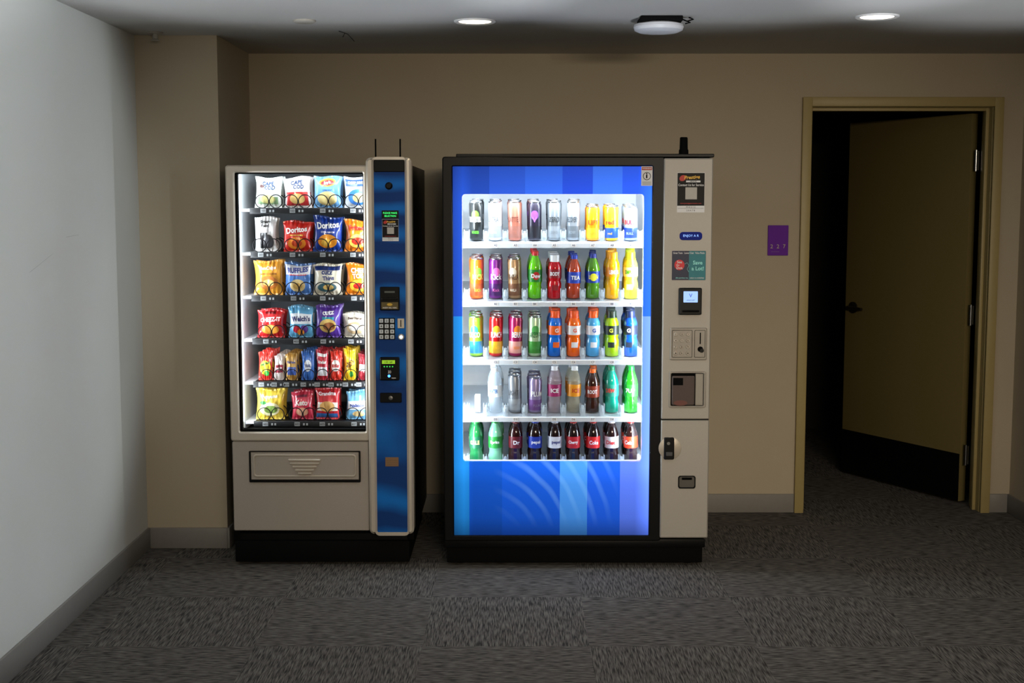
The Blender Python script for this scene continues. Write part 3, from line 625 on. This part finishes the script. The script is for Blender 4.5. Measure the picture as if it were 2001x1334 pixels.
for ri,py in enumerate(rowy):
    z=S(0,py,YPR)[1]; shz.append(z)
    b=MB()
    y0,y1=YR+.004,6.52; zz0=z-.004-(YPR-y0)*TILT; zz1=z-.004+(y1-YPR)*TILT
    vs=[(x,y,zb+dz) for x in (ix0+.006,ix1-.012) for (y,zb) in ((y0,zz0),(y1,zz1)) for dz in (-.006,0)]
    b.add(vs,[(0,2,3,1),(4,5,7,6),(0,1,5,4),(2,6,7,3),(0,4,6,2),(1,3,7,5)],RAIL)
    b.prism(ix0+.006,ix1-.012,z-.032,z-.010,YR-.012,YR+.003,RAIL,r=.003,b=.002)
    s=b.obj('shelf',DM,label='white plastic sloping shelf with tag rail')
    p=wl(DM)
    for ci_ in range(10):
        cx=cols[0]-19+37.75*ci_
        X=S(cx,py,YR)[0]
        g=bpy.data.objects.new('bottle_guide',guide); COL.objects.link(g); g.parent=s; g.location=(X-p[0],YR+.004-p[1],z-.008-p[2]); g['label']='clear plastic bottle guide'
    for ci_,cx in enumerate(cols):
        X=S(cx,py,YR)[0]
        b=MB(); b.drect(X-.011,X+.011,z-.028,z-.013,flat(YR-.012),WHITEP,.0008,1,1); b.text('ABCDE'[ri]+str(ci_+1),X,z-.020,.009,flat(YR-.012),M('tag_blue_ink',(30,50,90),.6),None,.0013)
        b.obj('price_tag',s,label='white tag with selection code')
zc=(dw[2]+dw[3])/2
area('drink_led_l',(dw[0]-.012,YD+.055,zc),(.5,.85,0),.02,1.15,10.5,(.84,.94,1),DM)
area('drink_led_r',(dw[1]+.014,YD+.055,zc),(-.5,.85,0),.02,1.15,21,(.84,.94,1),DM)
area('drink_led_t',((dw[0]+dw[1])/2,YD+.06,dw[3]+.012),(0,.5,-.85),.75,.02,7.0,(.84,.94,1),DM)
b=MB(); b.box(dw[1]+.004,dw[1]+.012,YD+.051,YD+.06,dw[2],dw[3],LEDM); b.obj('led_strip',DM,label='lit vertical LED strip')
b=MB(); b.box(dw[0]-.026,dw[0]-.018,YD+.051,YD+.06,dw[2],dw[3],LEDM); b.obj('led_strip',DM,label='lit vertical LED strip')

def cylmap(Rr): return lambda x,z,e: ((Rr+e)*math.sin(x/Rr),-(Rr+e)*math.cos(x/Rr),z)
PR={'soda':[(.75,0),(.93,.02),(1,.06),(1,.2),(.9,.27),(.9,.31),(1,.36),(1,.62),(.94,.69),(.74,.79),(.5,.87),(.41,.90),(.40,.93)],
'sport':[(.85,0),(1,.03),(1,.12),(.95,.15),(1,.18),(1,.34),(.88,.40),(.88,.42),(1,.48),(1,.68),(.95,.75),(.75,.82),(.62,.85),(.60,.87)],
'water':[(.8,0),(.95,.02),(1,.05),(.95,.1),(1,.15),(.95,.2),(1,.25),(.95,.3),(1,.35),(1,.64),(.9,.73),(.6,.85),(.42,.9),(.4,.93)],
'can':[(.72,0),(.84,.01),(.98,.04),(1,.06),(1,.91),(.86,.965),(.86,.985)]}
def drink(ri,ci_,kind,h,body,lab,cap,txt,tcol,label,acc=None,n=3,clear=False,r=.0315,opq=True):
    z=shz[ri]; X=S(cols[ci_],rowy[ri]-30,YPR)[0]
    if kind=='can': r=.0300
    nm='beverage_can' if kind=='can' else 'drink_bottle'
    bmat=M('liquid_'+nm,body,.12 if kind!='can' else .3,0 if kind!='can' else .35,0,.42 if clear else 1,coat=.5 if kind!='can' else .2,noise=.1,ns=30)
    b=MB(); b.lathe([(a*r,c*h) for a,c in PR[kind]],bmat,n=24)
    bme=b.mesh(nm)
    ch=[]
    W=cylmap(r)
    b=MB()
    if kind=='can':
        L1=M('can_print',lab,.35,.2,coat=.2)
        b.lathe([(r+.0006,h*.08),(r+.0006,h*.38)],L1,n=24,cap0=False,cap1=False)
        if acc: b.dell(0,h*.66,.017,h*.12,W,M('can_print',acc,.35,coat=.2),.0012)
        b.text(txt,0,h*.55,h*.14,W,M('can_print',tcol,.4),.05,.002,bold=.02)
        if len(txt)>2: b.text(txt,0,h*.22,h*.07,W,M('can_print',acc or body,.4),.03,.002)
        ch.append(('label',b.mesh('label'),None))
        b=MB(); b.lathe([(r*.86,h*.975),(r*.90,h*.985),(r*.90,h),(r*.83,h),(r*.80,h*.982)],CHROME,n=24); b.lathe([(.004,h*.99),(.004,h*.993)],CHROME,(0,.006,0),8); ch.append(('can_lid',b.mesh('can_lid'),'silver can lid'))
    else:
        z0,z1={'soda':(.36,.62),'sport':(.48,.68),'water':(.36,.62)}[kind]
        b.lathe([(r*1.015,h*z0),(r*1.015,h*z1)],M('label_print',lab,.4),n=24,cap0=False,cap1=False)
        W=cylmap(r*1.02)
        if acc: b.dell(0,h*(z0+z1)/2,.016,h*.085,W,M('label_print',acc,.4),.0006)
        b.text(txt,0,h*(z0+z1)/2,h*.09,W,M('label_print',tcol,.4),.042,.0014,bold=.03)
        if kind=='sport': b.drect(-.015,.015,h*.2,h*.32,W,M('label_print',lab,.4),.0005)
        ch.append(('label',b.mesh('label'),None))
        cr={'soda':.47,'sport':.66,'water':.48}[kind]; zc0={'soda':.92,'sport':.86,'water':.92}[kind]
        b=MB(); b.lathe([(r*cr,h*zc0),(r*cr,h*.985),(r*(cr-.05),h)],M('cap_plastic',cap,.35),n=20); b.lathe([(r*cr*1.1,h*(zc0-.012)),(r*cr*1.1,h*zc0)],M('cap_plastic',cap,.35),n=20); ch.append(('cap',b.mesh('cap'),None))
    first=bpy.data.objects.new(nm,bme); COL.objects.link(first)
    tag(first,label,'can' if kind=='can' else 'bottle',None,'drinks on shelf %s'%['one','two','three','four','five'][ri])
    cs=[]
    for cn,cm,cl in ch:
        c=bpy.data.objects.new(cn,cm); COL.objects.link(c); c.parent=first; cs.append(c)
        if cl: c['label']=cl
    first.location=(X,YPR,z); first.rotation_euler=(math.atan(TILT),0,random.uniform(-.35,.35))
    for k in range(1,n):
        o=first.copy(); COL.objects.link(o); dy=.069*k; o.location=(X,YPR+dy,z+dy*TILT); o.rotation_euler=(math.atan(TILT),0,random.uniform(-.6,.6))
        for c in cs:
            q=c.copy(); q.parent=o; COL.objects.link(q)
K=(18,18,20); WH=(235,238,240); GY=(175,182,188)
drink(0,0,'can',.172,(20,22,22),(14,16,16),K,'MONSTER',WH,'tall black energy drink can with green mark',(80,190,40))
drink(0,1,'can',.172,(190,196,202),(140,146,152),K,'ULTRA',(90,95,100),'tall white energy drink can')
drink(0,2,'can',.172,(160,96,80),(140,90,78),K,'LATTE',(90,46,38),'tall pinkish tan coffee can')
drink(0,3,'can',.172,(32,28,44),(20,18,26),K,'V',(150,90,220),'tall black and purple energy drink can',(110,60,180))
drink(0,4,'can',.172,(104,110,116),(126,131,136),K,'ZERO',(46,50,54),'tall silver energy drink can')
drink(0,5,'can',.172,(126,132,138),(90,96,102),K,'RECOVERY',(46,54,62),'tall pale grey energy drink can')
drink(0,6,'can',.150,(226,136,12),(236,160,30),K,'LIFT',(190,66,12),'slim yellow energy drink can')
drink(0,7,'can',.150,(222,180,30),(28,76,170),K,'red',(190,30,30),'slim yellow and blue drink can')
drink(0,8,'can',.150,(140,158,184),(26,54,156),K,'BULL',(190,30,40),'slim silver blue energy drink can')
drink(1,0,'can',.180,(218,96,20),(186,74,28),K,'KICK',(250,230,90),'tall orange soda can',(100,164,46))
drink(1,1,'can',.180,(106,28,118),(66,20,88),K,'Kick',WH,'tall purple drink can',(220,100,176))
drink(1,2,'can',.180,(166,130,92),(116,76,50),K,'VANILLA',(80,50,32),'tall beige coffee can',(220,208,186))
drink(1,3,'soda',.212,(96,188,12),(14,116,30),(180,16,26),'Dew',WH,'bright green citrus soda bottle with red cap',(190,24,24))
drink(1,4,'sport',.195,(184,12,26),(136,8,22),(225,230,236),'BODY',WH,'red sports drink bottle with white cap')
drink(1,5,'soda',.195,(170,60,28),(24,60,168),(20,54,170),'TEA',WH,'peach tea bottle with blue label and cap')
drink(1,6,'soda',.200,(76,134,22),(18,52,148),(14,36,130),'LEMON',(240,230,80),'green tinted bottle with blue label and cap',(226,224,46))
drink(1,7,'sport',.208,(236,170,6),(236,140,8),(236,156,8),'LEMON',(240,250,250),'yellow lemonade bottle with yellow cap')
drink(1,8,'sport',.208,(210,204,46),(226,232,130),(196,216,22),'SIMPLY',(70,136,20),'pale yellow juice bottle with lime cap')
drink(2,0,'can',.180,(126,174,42),(34,112,168),K,'COCO',WH,'green and blue coconut water can',(36,126,168))
drink(2,1,'can',.180,(192,18,24),(214,162,34),K,'PUNCH',WH,'red fruit punch can',(240,178,40))
drink(2,2,'can',.180,(158,20,84),(230,164,154),K,'BERRY',WH,'magenta berry drink can',(240,136,46))
drink(2,3,'can',.180,(174,200,158),(62,142,52),K,'ARIZONA',(24,90,42),'pale green iced tea can',(80,162,80))
drink(2,4,'sport',.205,(12,102,204),(228,92,12),(228,78,4),'G',WH,'blue sports drink bottle with orange cap')
drink(2,5,'sport',.205,(234,98,2),(220,220,220),(228,78,4),'G',(228,78,4),'orange sports drink bottle with orange cap')
drink(2,6,'sport',.205,(76,162,218),(222,224,230),(228,86,12),'G',(20,70,150),'pale blue sports drink bottle with orange cap')
drink(2,7,'sport',.205,(160,202,8),(26,36,28),(26,44,28),'G',(230,240,80),'lime sports drink bottle with dark label')
drink(2,8,'sport',.205,(6,66,180),(18,26,46),(10,26,64),'G',WH,'deep blue sports drink bottle with dark cap')
b=MB(); xx=S(933,780,YPR)[0]; b.box(xx-.012,xx+.014,YPR-.02,YPR+.05,shz[3],shz[3]+.075,WHITEP,.003)
GYM=M('pusher_grey',GY,.5)
b.add([(xx-.012,YPR-.0205,shz[3]+.04),(xx+.014,YPR-.0205,shz[3]+.04),(xx+.014,YPR-.0205,shz[3]+.044),(xx-.012,YPR-.0205,shz[3]+.044)],[(0,1,2,3)],GYM)
b.box(xx-.004,xx+.006,YPR+.05,YPR+.3,shz[3]+.01,shz[3]+.035,GYM)
b.obj('product_pusher',DM,label='white spring pusher block in empty lane')
drink(3,1,'water',.205,(186,200,212),(222,230,236),(230,236,240),'WATER',(60,110,170),'clear water bottle with white cap',clear=True)
drink(3,2,'can',.170,(124,128,134),(150,154,158),K,'LIGHT',(76,80,84),'plain silver slim can')
drink(3,3,'can',.160,(140,126,162),(112,74,134),K,'PLUM',WH,'silver and lilac slim can')
drink(3,4,'soda',.212,(188,174,186),(148,30,90),(226,228,232),'ICE',WH,'clear sparkling water bottle with pink label',clear=True)
drink(3,5,'soda',.212,(188,186,166),(220,142,20),(226,228,232),'ICE',(180,50,30),'clear sparkling water bottle with yellow label',clear=True)
drink(3,6,'soda',.200,(50,22,12),(126,42,18),(224,98,22),'ROOT',WH,'dark root beer bottle with orange cap')
drink(3,7,'soda',.212,(14,142,118),(34,132,112),(10,108,70),'DEW',(220,50,50),'teal soda bottle with green cap')
drink(3,8,'soda',.212,(32,156,24),(34,142,36),(14,128,42),'7UP',WH,'green lemon lime soda bottle')
drink(4,0,'soda',.205,(24,98,50),(16,80,52),(34,140,52),'GALE',(240,220,120),'dark green ginger ale bottle with green cap')
drink(4,1,'soda',.205,(120,190,150),(36,142,54),(14,138,50),'Sprite',WH,'clear green lemon soda bottle with green label')
drink(4,2,'soda',.205,(44,12,14),(98,16,28),(108,20,30),'Dr',WH,'dark cola bottle with maroon label')
drink(4,3,'soda',.205,(30,12,12),(18,50,156),(24,60,168),'pepsi',WH,'dark cola bottle with blue label')
drink(4,4,'soda',.205,(30,12,12),(216,220,224),(210,214,220),'pepsi',(20,42,120),'dark cola bottle with white label')
drink(4,5,'soda',.205,(30,12,12),(178,16,28),(178,20,28),'Cherry',WH,'dark cola bottle with red label and cap')
drink(4,6,'soda',.205,(30,12,12),(204,26,28),(178,28,28),'Coke',WH,'dark cola bottle with bright red label')
drink(4,7,'soda',.205,(30,12,12),(210,206,206),(206,206,208),'Diet',(200,24,34),'dark cola bottle with silver label and red script')
drink(4,8,'soda',.205,(30,12,12),(210,50,18),(174,20,20),'Coke',WH,'dark cola bottle with orange red label')
# stickers
q=R(1253,325,1275,363,YD-.012)
b=MB(); b.prism(*q,YD-.0135,YD-.012,WHITEP,r=.001); W=flat(YD-.0135)
b.drect(q[0]+.002,q[1]-.002,q[3]-.016,q[3]-.003,W,M('warn_red',(190,70,50),.5),.0008,1,1); b.text('WARNING',(q[0]+q[1])/2,q[3]-.009,.006,W,WHITEP,.04,.0015)
cx=(q[0]+q[1])/2; cz=(q[2]+q[3])/2; b.dell(cx,cz,.017,.017,W,BLACKM,.0008); b.dell(cx,cz,.0145,.0145,W,WHITEP,.0012); b.drect(cx-.004,cx+.002,cz-.009,cz+.006,W,BLACKM,.0016,1,1); b.dell(cx-.001,cz+.010,.003,.003,W,BLACKM,.0016)
for i in range(4): b.drect(q[0]+.005,q[1]-.005,q[2]+.004+i*.004,q[2]+.0055+i*.004,W,TAG,.001,1,1)
b.obj('warning_sticker',DM,label='small white and red tipping hazard sticker')
# silver column
YK=5.755
c0=S(1294,650,YK)[0]; c1=S(1389,650,YK)[0]; cz0=S(0,1051,YK)[1]; cz1=S(0,309,YK)[1]
b=MB(); ctop=cz1; gz=S(0,820,YK)[1]
b.prism(c0,c1,gz+.0015,ctop,YK,YD+.05,SILV,r=.006,b=.005); b.prism(c0,c1,cz0,gz-.0015,YK,YD+.05,SILV,r=.006,b=.005); b.prism(c0+.003,c1-.003,gz-.003,gz+.003,YK+.004,YD+.05,BLACKM)
b.obj('side_column',DM,label='silver painted control column')
b=MB(); b.prism(mx0+.06,mx1+.002,mtop-.003,mtop+.012,YD-.01,YD+.25,BLACK,r=.004,b=.003); b.obj('top_cap',DM,label='black top cap')
ax=S(1336,290,5.86)[0]
b=MB(); b.lathe([(.021,0),(.021,.02),(.018,.024),(.017,.072),(.014,.076)],BLACKM,(ax,5.86,mtop+.011),18); b.obj('antenna',DM,label='stubby black antenna')
WK=flat(YK)
b=MB(); PRESTIGE(b,R(1323,337,1377,415,YK),WK,YK); b.obj('service_sticker',DM,label='black service contact sticker with gold lettering')
q=R(1328,453,1372,469,YK)
b=MB(); b.prism(q[0],q[1],q[2],q[3],YK-.004,YK,M('navy_bezel',(14,30,110),.5,emit=.3,spec=.1),r=.014,b=.002); b.text('ENJOY A R',(q[0]+q[1])/2,(q[2]+q[3])/2,.013,flat(YK-.004),M('blue_vfd',(140,185,255),.5,emit=1.2),.072,.001,bold=-.005); b.obj('display',DM,label='small blue lit text display')
q=R(1313,490,1379,547,YK); x0,x1,z0,z1=q; w=x1-x0; h=z1-z0
NAVY=M('sticker_navy',(28,34,66),.5); TEAL=M('sticker_teal',(18,124,134),.5); RED=M('sticker_dot_red',(224,40,50),.5); W=flat(YK-.0015); TT=M('sticker_pale_teal',(150,235,230),.5)
b=MB(); b.prism(x0,x1,z0,z1,YK-.0015,YK,NAVY,r=.002); b.drect(x0+.5*w,x1-.001,z0+.001,z1-.001,W,TEAL,.0006,1,1)
b.dell(x0+.22*w,z0+.52*h,.15*w,.18*h,W,RED,.001)
b.text('See',x0+.22*w,z0+.62*h,.09*h,W,WHITEP,None,.0016); b.text('the',x0+.17*w,z0+.52*h,.06*h,W,WHITEP,None,.0016); b.text('Dot.',x0+.23*w,z0+.42*h,.09*h,W,WHITEP,None,.0016)
b.text('Save',x0+.76*w,z0+.6*h,.14*h,W,TT,None,.0016,bold=.03); b.text('a Lot!',x0+.76*w,z0+.40*h,.14*h,W,TT,.36*w,.0016,bold=.03)
for t,u in (('Great Taste',.17),('Lower Cost',.5),('Value Packs',.82)): b.text(t,x0+u*w,z0+.93*h,.06*h,W,WHITEP,.28*w,.0016)
b.text('(No purchase req.',x0+.3*w,z0+.07*h,.055*h,W,TT,.4*w,.0016); b.text('subject to availability)',x0+.74*w,z0+.07*h,.055*h,W,WHITEP,.42*w,.0016)
b.tube([(x0+.38*w,YK-.003,z0+.55*h),(x0+.45*w,YK-.003,z0+.6*h),(x0+.5*w,YK-.003,z0+.5*h),(x0+.45*w,YK-.003,z0+.38*h),(x0+.5*w,YK-.003,z0+.28*h)],.0008,TT,5)
b.obj('promotion_sticker',DM,label='navy and teal promotion sticker with red dot')
q=R(1326,562,1370,614,YK)
b=MB(); b.prism(*q,YK-.024,YK,BLACK,r=.005,b=.004); cr_=b.obj('card_reader',DM,label='black card reader')
b=MB(); W=flat(YK-.024); sx=(q[0]+.018,q[1]-.018,q[3]-.062,q[3]-.014); b.prism(*sx,YK-.0252,YK-.023,M('pale_blue_screen',(150,190,250),.4,emit=.8),r=.002)
b.text('V',(sx[0]+sx[1])/2,(sx[2]+sx[3])/2+.006,.016,flat(YK-.0252),M('screen_blue',(50,90,190),.4,emit=.5),None,.0006); b.text('present card',(sx[0]+sx[1])/2,sx[2]+.010,.006,flat(YK-.0252),BLACKM,.05,.0006)
b.obj('screen',cr_,label='pale blue lit screen')
b=MB(); b.prism(q[0]+.012,q[1]-.012,q[2]+.012,q[2]+.02,YK-.034,YK-.022,BLACKM,r=.003,b=.002); b.obj('card_slot',cr_)
PLT=M('plate_grey',(156,150,140),.45,.2); KEYG=M('key_taupe',(178,170,158),.4,.2)
q=R(1309,640,1381,703,YK); x0,x1,z0,z1=q; w=x1-x0; h=z1-z0
b=MB(); b.prism(x0,x1,z0,z1,YK-.008,YK,PLT,r=.006,b=.003)
b.frame((x0+.008,x0+.60*w,z0+.012,z1-.010),(x0+.0095,x0+.59*w,z0+.0135,z1-.0115),YK-.0095,YK-.007,BLACKM,ro=.004,ri=.003)
b.frame((x0+.66*w,x1-.008,z0+.012,z1-.010),(x0+.67*w,x1-.0095,z0+.0135,z1-.0115),YK-.0095,YK-.007,BLACKM,ro=.004,ri=.003)
b.drect(x0+.8*w,x0+.83*w,z0+.50*h,z0+.85*h,flat(YK-.008),BLACKM,.001,1,1); b.dell(x0+.82*w,z0+.34*h,.012,.012,flat(YK-.008),BLACKM,.001)
b.lathe([(.010,0),(.009,-.008)],BLACK,(x0+.86*w,YK-.008,z0+.30*h),14,'Y')
kp=b.obj('keypad',DM,label='grey keypad plate with coin slot')
for i in range(12):
    kx=x0+.15*w+(i%3)*.165*w; kz=z1-.028-(i//3)*.0275
    b=MB(); b.lathe([(.0082,0),(.0082,-.003),(.007,-.005)],KEYG,(kx,YK-.008,kz),16,'Y'); b.text(ks[i],kx,kz,.008,flat(YK-.013),BLACKM,None,.0005); b.obj('key',kp)
q=R(1307,725,1379,796,YK); x0,x1,z0,z1=q; w=x1-x0; h=z1-z0
b=MB(); b.frame(q,(x0+.008,x1-.01,z0+.008,z1-.008),YK-.008,YK,PLT,b=.002,ro=.008,ri=.006); b.drect(x0+.006,x1-.008,z0+.006,z1-.006,flat(YK),BLACKM,.0006,1,1)
b.prism(x0+.012,x1-.050,z0+.012,z1-.02,YK-.012,YK-.001,M('bill_translucent',(96,84,80),.2),r=.006,b=.004); b.prism(x1-.046,x1-.012,z0+.010,z1-.010,YK-.006,YK-.001,PLT,r=.003,b=.002)
b.drect(x0+.016,x0+.06,z1-.06,z1-.028,flat(YK-.012),BLACKM,.001,1,1)
b.dell(x0+.05,z0+.022,.03,.012,flat(YK-.012),M('slot_red',(110,60,50),.4),.001); b.obj('bill_validator',DM,label='recessed bill acceptor bezel')
q=R(1298,853,1333,898,YK); x0,x1,z0,z1=q
b=MB(); zc_=(z0+z1)/2
b.lathe([(.050,0),(.050,-.003),(.046,-.005)],SILV2,(x0+.025,YK+.0005,zc_),32,'Y')
b.prism(x0-.002,x0+.042,z0+.004,z1-.002,YK-.020,YK,BLACK,r=.006,b=.004); b.lathe([(.007,0),(.007,-.004)],CHROME,(x0+.016,YK-.019,zc_+.025),12,'Y'); b.prism(x0+.006,x0+.034,z0+.02,z0+.038,YK-.023,YK-.018,M('handle_grey',(70,70,72),.4),r=.003,b=.002)
b.obj('door_handle',DM,label='black locking door handle with silver surround')
q=R(1325,929,1359,954,YK); x0,x1,z0,z1=q
b=MB(); b.frame(q,(x0+.005,x1-.005,z0+.006,z1-.004),YK-.006,YK,BLACK,b=.002,ro=.01,ri=.008); b.prism(x0+.004,x1-.004,z0+.005,z1-.003,YK-.002,YK,M('chute_grey',(88,84,78),.4),r=.008); b.prism(x0+.016,x1-.016,z1-.018,z1-.008,YK-.006,YK-.001,BLACKM,r=.002,b=.001)
b.obj('coin_return',DM,label='black coin return cup')

# ---------------- lights ----------------
area('added_room_fill',(1.3,-1.6,2.2),(-.07,1,-.22),2.2,.18,13.5,(1,.84,.64),spread=46)  # unseen warm fill added behind the camera
spot('added_side_spot',(2.3,2.2,1.9),(-1.7,4.35,1.45),36,340,(.86,.94,1),.3,.12)  # unseen spot added, its cone shaped to brighten the left wall
for hx,hp in ((-.75,360),(.75,280),(2.1,360)):
    spot('added_ceiling_spot',(hx,2.2,.55),(hx,3.8,2.36),48,hp,(.86,.92,1),.3,.05)  # unseen spots added below the view to brighten the near ceiling
w=bpy.data.worlds.new('World'); scene.world=w; w.use_nodes=True
w.node_tree.nodes['Background'].inputs[0].default_value=(.9,.85,.8,1); w.node_tree.nodes['Background'].inputs[1].default_value=.015
cam=bpy.data.cameras.new('Camera'); cam.sensor_width=36; cam.lens=F/2001*36; cam.clip_start=.05
co=bpy.data.objects.new('Camera',cam); COL.objects.link(co); co.location=(0,0,H); co.rotation_euler=(math.pi/2-P,0,0)
scene.camera=co
